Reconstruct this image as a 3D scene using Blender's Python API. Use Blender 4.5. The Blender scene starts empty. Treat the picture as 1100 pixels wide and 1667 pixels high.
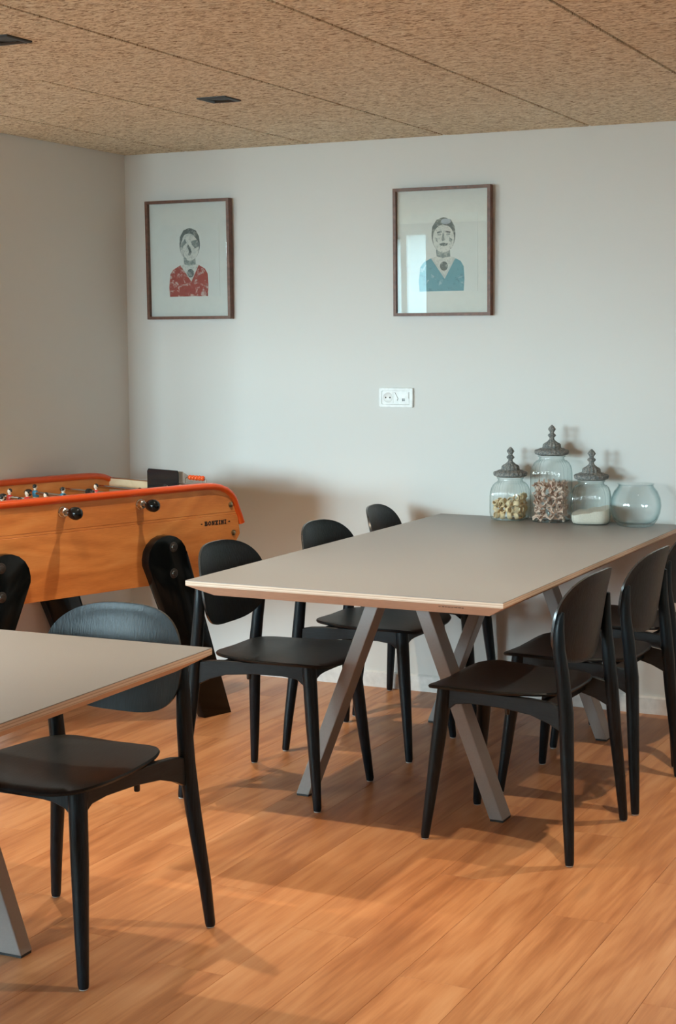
import bpy, bmesh, math, random
from mathutils import Vector, Matrix
from math import sin, cos, pi, radians as rad

random.seed(7)
C = bpy.context.scene.collection
sc = bpy.context.scene

# ------------------------------------------------------------------ camera
YAW, PIT, ROL, CAMH, FOC = 0.4525, 0.1074, 0.0041, 1.4594, 2619.5
fw = Vector((-sin(YAW)*cos(PIT), cos(YAW)*cos(PIT), -sin(PIT)))
rt = Vector((cos(YAW), sin(YAW), 0))
dn = fw.cross(rt)
r2 = rt*cos(ROL) + dn*sin(ROL)
d2 = -rt*sin(ROL) + dn*cos(ROL)
cam = bpy.data.objects.new('camera', bpy.data.cameras.new('camera'))
C.objects.link(cam)
M = Matrix((r2, -d2, -fw)).transposed().to_4x4()
M.translation = (0, 0, CAMH)
cam.matrix_world = M
cam.data.sensor_fit = 'VERTICAL'
cam.data.sensor_height = 36.0
cam.data.lens = FOC/1667*36.0
cam.data.clip_start = 0.02
sc.camera = cam

# ------------------------------------------------------------------ world, lights, exposure
sc.view_settings.view_transform = 'Standard'
sc.view_settings.look = 'None'
sc.view_settings.gamma = 1
sc.view_settings.use_curve_mapping = False
sc.view_settings.exposure = 0.0
sc.cycles.use_denoising = True
sc.cycles.max_bounces = 10
sc.cycles.diffuse_bounces = 8
sc.cycles.transparent_max_bounces = 24
sc.cycles.sample_clamp_indirect = 6

SKY = 63.0          # strength of the pale daylight sky
world = bpy.data.worlds.new('sky'); sc.world = world
world.use_nodes = True
wn, wl = world.node_tree.nodes, world.node_tree.links
wn.clear()
wo = wn.new('ShaderNodeOutputWorld'); wb = wn.new('ShaderNodeBackground')
wt = wn.new('ShaderNodeTexCoord'); wsx = wn.new('ShaderNodeSeparateXYZ'); wr = wn.new('ShaderNodeValToRGB')
wr.color_ramp.elements[0].position = 0.0; wr.color_ramp.elements[0].color = (.72, .93, 1, 1)
wr.color_ramp.elements[1].position = 0.9; wr.color_ramp.elements[1].color = (.46, .76, 1, 1)
wl.new(wt.outputs['Generated'], wsx.inputs[0]); wl.new(wsx.outputs['Z'], wr.inputs[0])
wl.new(wr.outputs[0], wb.inputs[0]); wb.inputs[1].default_value = SKY
wl.new(wb.outputs[0], wo.inputs[0])

LAMP_W = 75.0       # each recessed downlight
LAMP_COL = (1.0, .83, .63)
LAMP_CONE = rad(94)

# room dimensions (metres); the back wall is y = D
XL, XR, YF, D, ZC = -3.987, 2.2, -2.4, 6.069, 2.263
XW, YR = -9.2, 5.12      # the room widens to x = XW in front of y = YR, out of the photograph

# ------------------------------------------------------------------ node material helpers
class NT:
    def __init__(s, name):
        s.m = bpy.data.materials.new(name); s.m.use_nodes = True
        s.n = s.m.node_tree.nodes; s.l = s.m.node_tree.links
        s.b = s.n['Principled BSDF']; s.out = s.n['Material Output']
    def new(s, t, **k):
        n = s.n.new(t)
        for a, v in k.items(): setattr(n, a, v)
        return n
    def link(s, a, b): s.l.new(a, b)
    def coords(s, kind='Object', scale=(1, 1, 1), rot=(0, 0, 0), rnd=False):
        tc = s.new('ShaderNodeTexCoord'); mp = s.new('ShaderNodeMapping')
        mp.inputs['Scale'].default_value = scale; mp.inputs['Rotation'].default_value = rot
        src = tc.outputs[kind]
        if rnd:
            oi = s.new('ShaderNodeObjectInfo'); mu = s.new('ShaderNodeVectorMath', operation='MULTIPLY_ADD')
            cx = s.new('ShaderNodeCombineXYZ')
            for i, f in enumerate((37.1, 91.7, 53.3)):
                mm = s.new('ShaderNodeMath', operation='MULTIPLY'); mm.inputs[1].default_value = f
                s.link(oi.outputs['Random'], mm.inputs[0]); s.link(mm.outputs[0], cx.inputs[i])
            ad = s.new('ShaderNodeVectorMath', operation='ADD')
            s.link(src, ad.inputs[0]); s.link(cx.outputs[0], ad.inputs[1]); src = ad.outputs[0]
        s.link(src, mp.inputs[0])
        return mp.outputs[0]
    def noise(s, vec, scale=5, detail=4, rough=.55, dist=0):
        n = s.new('ShaderNodeTexNoise'); n.inputs['Scale'].default_value = scale
        n.inputs['Detail'].default_value = detail; n.inputs['Roughness'].default_value = rough
        n.inputs['Distortion'].default_value = dist
        s.link(vec, n.inputs['Vector']); return n.outputs['Fac']
    def ramp(s, fac, stops):
        r = s.new('ShaderNodeValToRGB'); e = r.color_ramp.elements
        while len(e) < len(stops): e.new(.5)
        for el, (p, c) in zip(e, stops): el.position = p; el.color = (*c, 1) if len(c) == 3 else c
        s.link(fac, r.inputs[0]); return r.outputs[0]
    def math(s, op, a, b=None, clamp=False):
        n = s.new('ShaderNodeMath', operation=op); n.use_clamp = clamp
        for i, v in enumerate((a, b)):
            if v is None: continue
            if isinstance(v, (int, float)): n.inputs[i].default_value = v
            else: s.link(v, n.inputs[i])
        return n.outputs[0]
    def mix(s, fac, a, b, mode='MIX'):
        n = s.new('ShaderNodeMix', data_type='RGBA', blend_type=mode)
        for i, v in ((0, fac), (6, a), (7, b)):
            if isinstance(v, (int, float)): n.inputs[i].default_value = v
            elif isinstance(v, tuple): n.inputs[i].default_value = (*v, 1)
            else: s.link(v, n.inputs[i])
        return n.outputs[2]
    def bump(s, h, strength=.2, dist=.002):
        b = s.new('ShaderNodeBump'); b.inputs['Strength'].default_value = strength
        b.inputs['Distance'].default_value = dist
        s.link(h, b.inputs['Height']); s.link(b.outputs[0], s.b.inputs['Normal'])
    def set(s, col=None, rough=None, metal=None, spec=None):
        for k, v in (('Base Color', col), ('Roughness', rough), ('Metallic', metal), ('Specular IOR Level', spec)):
            if v is None: continue
            if isinstance(v, tuple): s.b.inputs[k].default_value = (*v, 1)
            elif isinstance(v, (int, float)): s.b.inputs[k].default_value = v
            else: s.link(v, s.b.inputs[k])
        return s

def plain(name, col, rough=.5, metal=0, spec=.5, var=.08, scale=40, bump=0.0):
    t = NT(name); v = t.coords()
    f = t.noise(v, scale, 3)
    lo = tuple(c*(1-var) for c in col); hi = tuple(min(1, c*(1+var)) for c in col)
    t.set(t.ramp(f, [(.3, lo), (.7, hi)]), rough, metal, spec)
    if bump: t.bump(f, bump, .001)
    return t.m

def stained_wood(name, col, axis_scale, rough=.42, spec=.5, contrast=.35, bump=.25):
    t = NT(name); v = t.coords(scale=axis_scale)
    f = t.noise(v, 6, 6, .6, .2)
    t.set(t.ramp(f, [(.3, tuple(c*(1-contrast) for c in col)), (.7, tuple(c*(1+contrast) for c in col))]), rough, 0, spec)
    t.bump(f, bump, .0008)
    return t.m

def mk_wall(name='wall_paint', col=(.75, .748, .725)):
    t = NT(name); v = t.coords(); f = t.noise(v, 180, 3); g = t.noise(v, .8, 2)
    t.set(t.ramp(g, [(.3, tuple(c*.985 for c in col)), (.7, col)]), .75, 0, .3); t.bump(f, .05, .001)
    return t.m

def mk_plank():
    t = NT('oak_plank')
    v = t.coords(scale=(8.0, 1.0, 1), rnd=True); vf = t.coords(scale=(70, 2.6, 1), rnd=True)
    big = t.noise(v, 1.0, 3, .5, .9)
    mid = t.noise(t.coords(scale=(26, 1.7, 1), rnd=True), 1.0, 4, .55, 1.4)
    fine = t.noise(vf, 2.4, 5, .6)
    # cathedral figure: contour lines of a stretched noise
    cath = t.noise(t.coords(scale=(5.5, .75, 1), rnd=True), 1.0, 1.2, .4, .5)
    ring = t.math('PINGPONG', t.math('MULTIPLY', cath, 16.0), 1.0)
    a = t.math('ADD', t.math('MULTIPLY', big, .44), t.math('MULTIPLY', mid, .30))
    a = t.math('ADD', a, t.math('MULTIPLY', fine, .20))
    a = t.math('ADD', a, t.math('MULTIPLY', ring, .075))
    col = t.ramp(a, [(.36, (.38, .150, .054)), (.46, (.50, .215, .085)), (.55, (.60, .285, .122)), (.68, (.67, .355, .17))])
    oi = t.new('ShaderNodeObjectInfo')
    tint = t.ramp(oi.outputs['Random'], [(0, (.88, .84, .82)), (.5, (1, 1, 1)), (1, (1.0, .95, .90))])
    col = t.mix(1.0, col, tint, 'MULTIPLY')
    kn = t.new('ShaderNodeTexVoronoi'); kv = t.coords(scale=(9, 1.6, 1), rnd=True)
    kn.inputs['Scale'].default_value = .5; t.link(kv, kn.inputs['Vector'])
    kf = t.ramp(kn.outputs['Distance'], [(.02, (1, 1, 1)), (.09, (0, 0, 0))])
    col = t.mix(t.math('MULTIPLY', t.math('MULTIPLY', kf, mid), .9), col, (.20, .075, .03))
    t.set(col, t.math('ADD', .34, t.math('MULTIPLY', fine, .14)), 0, .5)
    t.bump(fine, .08, .0006)
    return t.m

def mk_woodwool():
    t = NT('wood_wool_board')
    hs = None
    for i, (a, sx, sy) in enumerate(((.25, 34, 150), (-.75, 36, 140), (1.25, 34, 150), (2.1, 38, 145), (.75, 40, 150), (2.75, 36, 140))):
        base = t.coords(scale=(1, 1, 1), rnd=True)
        wv = t.new('ShaderNodeTexNoise'); wv.inputs['Scale'].default_value = 22 + 3*i
        wv.inputs['Detail'].default_value = 1; t.link(base, wv.inputs['Vector'])
        sb = t.new('ShaderNodeVectorMath', operation='SUBTRACT'); sb.inputs[1].default_value = (.5, .5, .5)
        t.link(wv.outputs['Color'], sb.inputs[0])
        sca = t.new('ShaderNodeVectorMath', operation='SCALE'); sca.inputs['Scale'].default_value = .04
        t.link(sb.outputs[0], sca.inputs[0])
        ad = t.new('ShaderNodeVectorMath', operation='ADD'); t.link(base, ad.inputs[0]); t.link(sca.outputs[0], ad.inputs[1])
        mp = t.new('ShaderNodeMapping'); mp.inputs['Rotation'].default_value = (0, 0, a)
        mp.inputs['Scale'].default_value = (sx, sy, 40); mp.inputs['Location'].default_value = (i*7.3, i*3.1, 0)
        t.link(ad.outputs[0], mp.inputs[0])
        f = t.noise(mp.outputs[0], 1.0, 1, .5)
        hs = f if hs is None else t.math('MAXIMUM', hs, f)
    col = t.ramp(hs, [(.50, (.22, .14, .075)), (.565, (.56, .44, .30)), (.64, (.82, .71, .53)), (.76, (.92, .86, .72))])
    oi = t.new('ShaderNodeObjectInfo')
    col = t.mix(1, col, t.ramp(oi.outputs['Random'], [(0, (.93, .92, .90)), (1, (1, 1, 1))]), 'MULTIPLY')
    t.set(col, .9, 0, .1); t.bump(hs, .8, .004)
    return t.m

def mk_beech(name, scale, cols, rough=.35):
    t = NT(name); v = t.coords(scale=scale)
    big = t.noise(v, 1.0, 2, .5, 1.2); fine = t.noise(t.coords(scale=(scale[0]*5, scale[1]*9, scale[2]*9)), 3, 4)
    fl = t.noise(t.coords(scale=(scale[0]*.9, scale[1], scale[2]*.55)), 1.0, 1.5, .45, .8)
    ring = t.math('PINGPONG', t.math('MULTIPLY', fl, 11.0), 1.0)
    a = t.math('ADD', t.math('MULTIPLY', big, .62), t.math('ADD', t.math('MULTIPLY', ring, .12), t.math('MULTIPLY', fine, .22)))
    t.set(t.ramp(a, [(.32, cols[0]), (.50, cols[1]), (.68, cols[2])]), rough, 0, .5)
    return t.m

def mk_ply(name, zlip, cols):
    t = NT(name); tc = t.new('ShaderNodeTexCoord'); sx = t.new('ShaderNodeSeparateXYZ'); t.link(tc.outputs['Object'], sx.inputs[0])
    z = sx.outputs['Z']
    st = t.math('GREATER_THAN', t.math('FRACT', t.math('MULTIPLY', z, 1/.0062)), .66)
    n = t.noise(t.coords(scale=(30, 30, 300)), 1.2, 4)
    a = t.mix(t.math('MULTIPLY', st, .75), cols[0], cols[1])
    low = t.ramp(n, [(.35, tuple(c*.88 for c in cols[2])), (.7, cols[2])])
    lipf = t.math('GREATER_THAN', z, zlip)
    t.set(t.mix(lipf, low, a), .5, 0, .4)
    return t.m

def thin_glass(name, tint=(.93, .97, .96), edge=(.62, .78, .76), rough=.0, ior=1.5, extra=.0):
    t = NT(name); t.n.remove(t.b)
    tr = t.new('ShaderNodeBsdfTransparent'); gl = t.new('ShaderNodeBsdfGlossy'); gl.inputs['Roughness'].default_value = rough
    lw = t.new('ShaderNodeLayerWeight'); lw.inputs['Blend'].default_value = .5
    f0 = ((ior-1)/(ior+1))**2
    fres = t.math('ADD', t.math('MULTIPLY', t.math('POWER', lw.outputs['Facing'], 5.0), 1-f0), f0)
    t.link(t.ramp(lw.outputs['Facing'], [(.35, tint), (1, edge)]), tr.inputs[0])
    mx = t.new('ShaderNodeMixShader')
    t.link(t.math('ADD', fres, extra, True), mx.inputs[0]); t.link(tr.outputs[0], mx.inputs[1]); t.link(gl.outputs[0], mx.inputs[2])
    t.link(mx.outputs[0], t.out.inputs[0])
    return t.m

def mk_worn(name, base, worn, dark, scale=60, th=.5):
    t = NT(name); v = t.coords(rnd=True); f = t.noise(v, scale, 5, .65, .6); g = t.noise(v, scale*2.3, 3)
    c = t.mix(t.ramp(f, [(th-.03, (0, 0, 0)), (th+.05, (1, 1, 1))]), base, worn)
    c = t.mix(t.ramp(g, [(.58, (0, 0, 0)), (.70, (.7, .7, .7))]), c, dark)
    t.set(c, .7, 0, .1); return t.m

WALL = mk_wall()
CEILB = plain('ceiling_void', (.05, .028, .015), .9)
PLANK = mk_plank()
SUBF = plain('subfloor', (.10, .05, .025), .9)
WOOL = mk_woodwool()
SKIRT = plain('white_skirting', (.80, .80, .78), .45)
BLACKV = stained_wood('black_stained_ash', (.0045, .0095, .0138), (34, 34, 1.8), .36, .27, .7, .9)
BLACKH = stained_wood('black_stained_ash_seat', (.0070, .0100, .0120), (1.8, 34, 34), .40, .34, .5, .4)
RIMHL = plain('rim_highlight', (.030, .030, .030), .24, 0, .75)  # backrest edge highlight painted in as a lighter, glossier black
GLIDE = plain('clear_glide', (.55, .55, .52), .3)
LAMI = plain('grey_laminate', (.262, .256, .250), .42, 0, .5, .03, 300)
PLYE = mk_ply('birch_ply_edge', -.0165, ((.70, .56, .44), (.46, .30, .20), (.68, .49, .36)))
GREYM = plain('grey_lacquered_steel', (.30, .285, .275), .42, 0, .5, .04, 200)
DARKG = plain('black_feet', (.02, .02, .02), .6)
WALNUT = stained_wood('walnut_moulding', (.155, .066, .040), (10, 10, 10), .45, .4, .35, .1)
MAT = plain('white_mat_board', (.80, .82, .81), .8, 0, .2, .02)
PAPER = plain('print_paper', (.78, .81, .81), .8, 0, .2, .02)
PGLASS = thin_glass('picture_glass', (.97, .985, .98), (.95, .97, .97), 0.0, 1.5, .02)
WGLASS = thin_glass('window_glass', (.95, .97, .97), (.8, .86, .85), 0.0, 1.45)
JGLASS = thin_glass('ribbed_glass', (.955, .975, .97), (.52, .62, .61), .03, 1.5, .015)
BGLASS = thin_glass('bowl_glass', (.98, .99, .99), (.70, .82, .83), .01, 1.45, .0)
ZINC = mk_worn('weathered_zinc', (.17, .185, .185), (.34, .325, .30), (.055, .05, .045), 150, .50)
BEECH = mk_beech('varnished_beech', (1.6, 6, 9), ((.54, .175, .042), (.72, .27, .070), (.82, .37, .12)))
PALEW = mk_beech('pale_birch', (1.6, 6, 9), ((.58, .43, .26), (.66, .50, .32), (.72, .57, .38)), .5)
RED = plain('red_lacquer_rail', (.62, .075, .008), .28, 0, .5, .03)
GLBLK = plain('gloss_black_lacquer', (.004, .005, .005), .14, 0, .3, .05)
BOLT = plain('dark_steel_bolt', (.075, .07, .065), .35, .6)
RUBBER = plain('black_rubber', (.012, .012, .012), .5)
CHROME = plain('chrome', (.62, .62, .60), .16, 1, .5, .05)
BRASS = plain('dull_brass', (.50, .38, .22), .3, 1, .5, .1)
BEIGE = plain('beige_pitch', (.60, .52, .40), .6)
SKIN = plain('painted_face', (.78, .66, .55), .5)
HAIR = plain('painted_black_hair', (.012, .012, .012), .35)
TRED = plain('red_shirt_paint', (.52, .03, .02), .4)
TBLU = plain('blue_shirt_paint', (.03, .19, .30), .4)
TWHT = plain('white_paint', (.75, .74, .70), .4)
PLAST = plain('white_plastic', (.80, .81, .80), .35)
HOLE = plain('dark_hole', (.01, .01, .01), .8)
BLACKB = plain('black_baffle', (.012, .012, .011), .45)
INK = plain('black_ink', (.012, .010, .009), .6)
PASTA1 = plain('golden_pasta', (.80, .64, .40), .55, 0, .4, .22, 60)
PASTA2 = mk_worn('striped_pasta', (.72, .53, .43), (.50, .25, .19), (.60, .42, .30), 55, .62)
RICE = plain('white_rice', (.78, .72, .62), .7, 0, .3, .12, 500, .6)

# ------------------------------------------------------------------ mesh helpers
class MB:
    def __init__(s): s.v = []; s.f = []; s.mi = []
    def add(s, vs, fs, mi=0):
        o = len(s.v); s.v += [tuple(x) for x in vs]
        s.f += [tuple(i+o for i in f) for f in fs]; s.mi += [mi]*len(fs); return s
    def box(s, x0, x1, y0, y1, z0, z1, mi=0):
        vs = [(x, y, z) for z in (z0, z1) for y in (y0, y1) for x in (x0, x1)]
        return s.add(vs, [(0, 2, 3, 1), (4, 5, 7, 6), (0, 1, 5, 4), (2, 6, 7, 3), (0, 4, 6, 2), (1, 3, 7, 5)], mi)
    def rings(s, rs, mi=0, cap=True, closed=True):
        n = len(rs[0]); o = []
        vs = [p for r in rs for p in r]; fs = []
        for k in range(len(rs)-1):
            for i in range(n if closed else n-1):
                j = (i+1) % n
                fs.append((k*n+i, k*n+j, (k+1)*n+j, (k+1)*n+i))
        if cap and closed:
            fs.append(tuple(reversed(range(n)))); fs.append(tuple((len(rs)-1)*n+i for i in range(n)))
        return s.add(vs, fs, mi)
    def tube(s, pts, rads, n=12, mi=0, flat=None, cap=True):
        pts = [Vector(p) for p in pts]
        if isinstance(rads, (int, float)): rads = [rads]*len(pts)
        rs = []; up = None
        for k, p in enumerate(pts):
            a = pts[max(0, k-1)]; b = pts[min(len(pts)-1, k+1)]
            t = (b-a).normalized()
            if up is None:
                up = Vector((0, 0, 1)) if abs(t.z) < .9 else Vector((1, 0, 0))
            x = (up - t*up.dot(t)).normalized(); y = t.cross(x); up = x
            e = (1, 1) if flat is None else flat
            rs.append([p + x*(cos(2*pi*i/n)*rads[k]*e[0]) + y*(sin(2*pi*i/n)*rads[k]*e[1]) for i in range(n)])
        return s.rings(rs, mi, cap)
    def lathe(s, prof, n=24, mi=0, axis='Z', origin=(0, 0, 0), cap=True, mod=None):
        rs = []
        for r, z in prof:
            ring = []
            for i in range(n):
                a = 2*pi*i/n; rr = r*(mod(a, z) if mod else 1)
                p = (rr*cos(a), rr*sin(a), z)
                if axis == 'Y': p = (p[0], -p[2], p[1])
                if axis == 'X': p = (p[2], p[0], p[1])
                ring.append((p[0]+origin[0], p[1]+origin[1], p[2]+origin[2]))
            rs.append(ring)
        return s.rings(rs, mi, cap)
    def prism(s, poly, a, b, plane='XZ', mi=0):
        def P(u, w, d):
            return {'XZ': (u, d, w), 'XY': (u, w, d), 'YZ': (d, u, w)}[plane]
        n = len(poly)
        vs = [P(u, w, a) for u, w in poly] + [P(u, w, b) for u, w in poly]
        fs = [tuple(range(n)), tuple(reversed(range(n, 2*n)))] + [(i, i+n, (i+1) % n+n, (i+1) % n) for i in range(n)]
        return s.add(vs, fs, mi)
    def mesh(s, name, mats, smooth=None, bevel=0, seg=2):
        me = bpy.data.meshes.new(name); me.from_pydata(s.v, [], s.f)
        for m in (mats if isinstance(mats, (list, tuple)) else [mats]): me.materials.append(m)
        for p, i in zip(me.polygons, s.mi): p.material_index = i
        bm = bmesh.new(); bm.from_mesh(me)
        bmesh.ops.recalc_face_normals(bm, faces=bm.faces)
        if bevel:
            es = [e for e in bm.edges if len(e.link_faces) == 2 and e.calc_face_angle(0) > rad(25)]
            bmesh.ops.bevel(bm, geom=es, offset=bevel, segments=seg, affect='EDGES', profile=.5, clamp_overlap=True)
        if smooth is not None:
            for f in bm.faces: f.smooth = True
            for e in bm.edges:
                if len(e.link_faces) == 2 and e.calc_face_angle(0) > rad(smooth): e.smooth = False
        bm.to_mesh(me); bm.free(); me.update()
        return me

def obj(name, mesh, parent=None, loc=(0, 0, 0), rot=(0, 0, 0), **props):
    o = bpy.data.objects.new(name, mesh); C.objects.link(o)
    o.location = loc; o.rotation_euler = rot
    if parent: o.parent = parent
    for k, v in props.items(): o[k] = v
    return o
def thing(name, label, cat, loc=(0, 0, 0), rotz=0, group=None, kind=None):
    o = bpy.data.objects.new(name, None); C.objects.link(o)
    o.empty_display_size = .05
    o.location = loc; o.rotation_euler = (0, 0, rotz)
    tag(o, label, cat, group); return o
def tag(o, label, cat, group=None):
    o['label'] = label; o['category'] = cat
    if group: o['group'] = group
def kids(o): return [c for c in bpy.data.objects if c.parent == o]
def copy_tree(o, parent=None):
    c = o.copy(); C.objects.link(c); c.parent = parent
    for k in o.children: copy_tree(k, c)
    return c

# ------------------------------------------------------------------ room shell
# floor: planks laid along y
floor = obj('floor', MB().box(XW-.1, XR+.1, YF-.1, D+.1, -.10, -.014).mesh('floor', SUBF), kind='structure')
def plank_mesh(w, l):
    g, c, t = .0003, .0005, .012
    x0, x1, y0, y1 = -w/2+g, w/2-g, -l/2+g, l/2-g
    rs = []
    for i, z in ((0, -t), (0, -c), (c, 0)):
        rs.append([(x0+i, y0+i, z), (x1-i, y0+i, z), (x1-i, y1-i, z), (x0+i, y1-i, z)])
    return MB().rings(rs).mesh('plank', PLANK)
obj('plank_field', MB().box(XW, XL-.0006, YF, YR, -.012, 0).mesh('plank_field', PLANK), floor, kind='stuff')
PW, PL = .182, 1.22
cache = {}
offs = [.0, .53, .19, .88, .36, 1.05, .70, .27, .97, .44]
col_i = 0; x = XL
while x < XR-.01:
    w = min(PW, XR-x)
    y = D - PL*((offs[col_i % 10]) % 1.0) - PL*.0
    ys = [D]
    y0 = D - (offs[col_i % 10] % PL if offs[col_i % 10] > .12 else PL)
    while y0 > YF+.05: ys.append(y0); y0 -= PL
    ys.append(YF)
    for a, b in zip(ys[:-1], ys[1:]):
        l = a-b; key = (round(w, 4), round(l, 3))
        if key not in cache: cache[key] = plank_mesh(w, l)
        obj('plank', cache[key], floor, (x+w/2, (a+b)/2, 0))
    x += w; col_i += 1

# ceiling: dark void above, wood wool boards with bevelled long edges
ceil = obj('ceiling', MB().box(XW-.1, XR+.1, YF-.1, D+.1, ZC+.03, ZC+.12).mesh('ceiling', CEILB), kind='structure')
DOWN = [(-2.775, 4.805), (-2.745, 3.60), (-.97, 4.805), (-.97, 3.60), (-2.745, 2.39)]
obj('board_field', MB().box(XW, XL-.001, YF, YR, ZC, ZC+.025).mesh('board_field', WOOL), ceil, kind='stuff')
def board_mesh(x0, x1, y0, y1, holes):
    g, b = .0058, .0012
    X0, X1, Y0, Y1 = x0+g, x1-g, y0+.0016, y1-.0016
    mb = MB()
    hs = [h for h in holes if X0 < h[0] < X1 and Y0 < h[1] < Y1]
    H = .048
    cx, cy = (x0+x1)/2, (y0+y1)/2
    if hs:
        hx, hy = hs[0]
        xs = [X0, hx-H, hx+H, X1]; ysx = [Y0, hy-H, hy+H, Y1]
        for i in range(3):
            for j in range(3):
                if i == 1 and j == 1: continue
                mb.box(xs[i]-cx, xs[i+1]-cx, ysx[j]-cy, ysx[j+1]-cy, 0, .025)
    else:
        rs = []
        for i, z in ((b, 0), (0, b), (0, .025)):
            rs.append([(X0+i-cx, Y0+i*.2-cy, z), (X1-i-cx, Y0+i*.2-cy, z), (X1-i-cx, Y1-i*.2-cy, z), (X0+i-cx, Y1-i*.2-cy, z)])
        mb.rings(rs)
    return mb.mesh('board', WOOL)
bx = [XL] + [-3.6716+.6*k for k in range(10)]
bx = [b for b in bx if b < XR-.05] + [XR]
by = [D, 5.412]
while by[-1] - 1.212 > YF+.1: by.append(by[-1]-1.212)
by.append(YF)
for j in range(len(by)-1):
    i = 0
    while i < len(bx)-1:
        x0, x1 = bx[i], bx[i+1]
        if j >= 2 and abs(x0+3.6716) < .01: x1 = bx[i+2]; i += 1      # one double-width board
        obj('board', board_mesh(x0, x1, by[j+1], by[j], DOWN), ceil, ((x0+x1)/2, (by[j]+by[j+1])/2, ZC))
        i += 1

# walls
T = .15
obj('wall_back', MB().box(XL-T, XR+T, D, D+T, -.1, ZC+.1).mesh('wall_back', WALL), kind='structure')
obj('wall_right', MB().box(XR, XR+T, YF-T, D, -.1, ZC+.1).mesh('wall_right', WALL), kind='structure')
def wall_with_holes(name, axis, pos, lo, hi, holes):
    mb = MB(); p0, p1 = sorted((pos, pos + (T if pos > 0 else -T)))
    def bx_(a, b, z0, z1):
        if b-a < 1e-4 or z1-z0 < 1e-4: return
        if axis == 'X': mb.box(p0, p1, a, b, z0, z1)
        else: mb.box(a, b, p0, p1, z0, z1)
    cur = lo
    for a, b, z0, z1 in sorted(holes):
        bx_(cur, a, -.1, ZC+.1); bx_(a, b, -.1, z0); bx_(a, b, z1, ZC+.1); cur = b
    bx_(cur, hi, -.1, ZC+.1)
    return obj(name, mb.mesh(name, WALL), kind='structure')
LWIN = []
FWIN = [(-8.75, -6.06, .85, 2.20), (-5.45, -3.55, .85, 2.20)]
wall_with_holes('wall_left', 'X', XL, YR, D, [])
wall_with_holes('wall_alcove', 'Y', YR, XW-T, XL-T, [])
wall_with_holes('wall_west', 'X', XW, YF-T, YR, [])
wall_with_holes('wall_front', 'Y', YF, XW, XR, FWIN)
FRAMEW = plain('window_frame_white', (.75, .76, .75), .4)
wi = 1
for axis, wins in (('X', LWIN), ('Y', FWIN)):
    for a, b, z0, z1 in wins:
        pos = XL if axis == 'X' else YF
        w_ = bpy.data.objects.new('window_%d' % wi, None); C.objects.link(w_); w_['kind'] = 'structure'; wi += 1
        def bb(mb, u0, u1, z0_, z1_, d0, d1):
            if axis == 'X': mb.box(pos+d0, pos+d1, u0, u1, z0_, z1_)
            else: mb.box(u0, u1, pos+d0, pos+d1, z0_, z1_)
        F = MB(); fwid = .045
        for q in ((a, a+fwid, z0, z1), (b-fwid, b, z0, z1), (a+fwid, b-fwid, z0, z0+fwid), (a+fwid, b-fwid, z1-fwid, z1)):
            bb(F, *q, -.11, -.05)
        for mx in ((-7.35, -6.34) if b > -6.5 and a < -7 else ((a+b)/2,)):
            bb(F, mx-.03, mx+.03, z0+fwid, z1-fwid, -.11, -.05)
        obj('window_frame', F.mesh('window_frame', FRAMEW), w_)
        G = MB(); bb(G, a+fwid, b-fwid, z0+fwid, z1-fwid, -.083, -.079)
        obj('pane', G.mesh('pane', WGLASS), w_)
        # sampling portal for the daylight that enters this opening
        L = bpy.data.lights.new('daylight_portal', 'AREA'); L.shape = 'RECTANGLE'; L.size = b-a; L.size_y = z1-z0
        L.cycles.is_portal = True
        lo = bpy.data.objects.new('daylight_portal', L); C.objects.link(lo)
        if axis == 'X':
            lo.location = (pos-.14, (a+b)/2, (z0+z1)/2); lo.rotation_euler = (pi/2, 0, -pi/2)
        else:
            lo.location = ((a+b)/2, pos-.14, (z0+z1)/2); lo.rotation_euler = (pi/2, 0, 0)

# ground outside
obj('ground_outside', MB().box(-90, 90, -90, 90, -3.35, -3.25).mesh('ground_outside', plain('paving', (.22, .23, .20), .9)), kind='structure')

# neighbouring house seen only as a reflection in the right picture's glass
nh = thing('neighbour_house', 'pale gabled house outside, mirrored faintly in the glass of the blue figure picture', 'house', (-17.4, -29.0, -3.25), rad(-24))
obj('house_wall', MB().prism([(-4.2, 0), (4.2, 0), (4.2, 4.7), (0, 6.3), (-4.2, 4.7)], -4, 4, 'XZ').mesh('house_wall', plain('grey_render', (.42, .42, .40), .9)), nh)
for sx in (-1, 1):
    obj('roof_slope', MB().prism([(sx*4.6, 4.62), (0, 6.38), (0, 6.56), (sx*4.6, 4.80)], -4.4, 4.4, 'XZ').mesh('roof_slope', plain('roof_tiles', (.16, .13, .12), .9)), nh)
obj('house_window', MB().box(-1.2, 1.0, 3.99, 4.04, 1.6, 3.1).mesh('house_window', plain('dark_glazing', (.05, .06, .07), .2)), nh)

# skirting boards
BH = .068
def skirt(name, axis, pos, lo, hi):
    d = .012 if pos < 0 else -.012
    prof = [(0, 0), (d, 0), (d, BH-.006), (d*.55, BH), (0, BH)]
    mb = MB()
    if axis == 'Y': mb.prism([(pos+u, z) for u, z in prof], lo, hi, 'YZ')
    else: mb.prism([(pos+u, z) for u, z in prof], lo, hi, 'XZ')
    obj(name, mb.mesh(name, SKIRT), kind='structure')
skirt('baseboard_back', 'Y', D, XL, XR)
skirt('baseboard_left', 'X', XL, YR, D)

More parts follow.
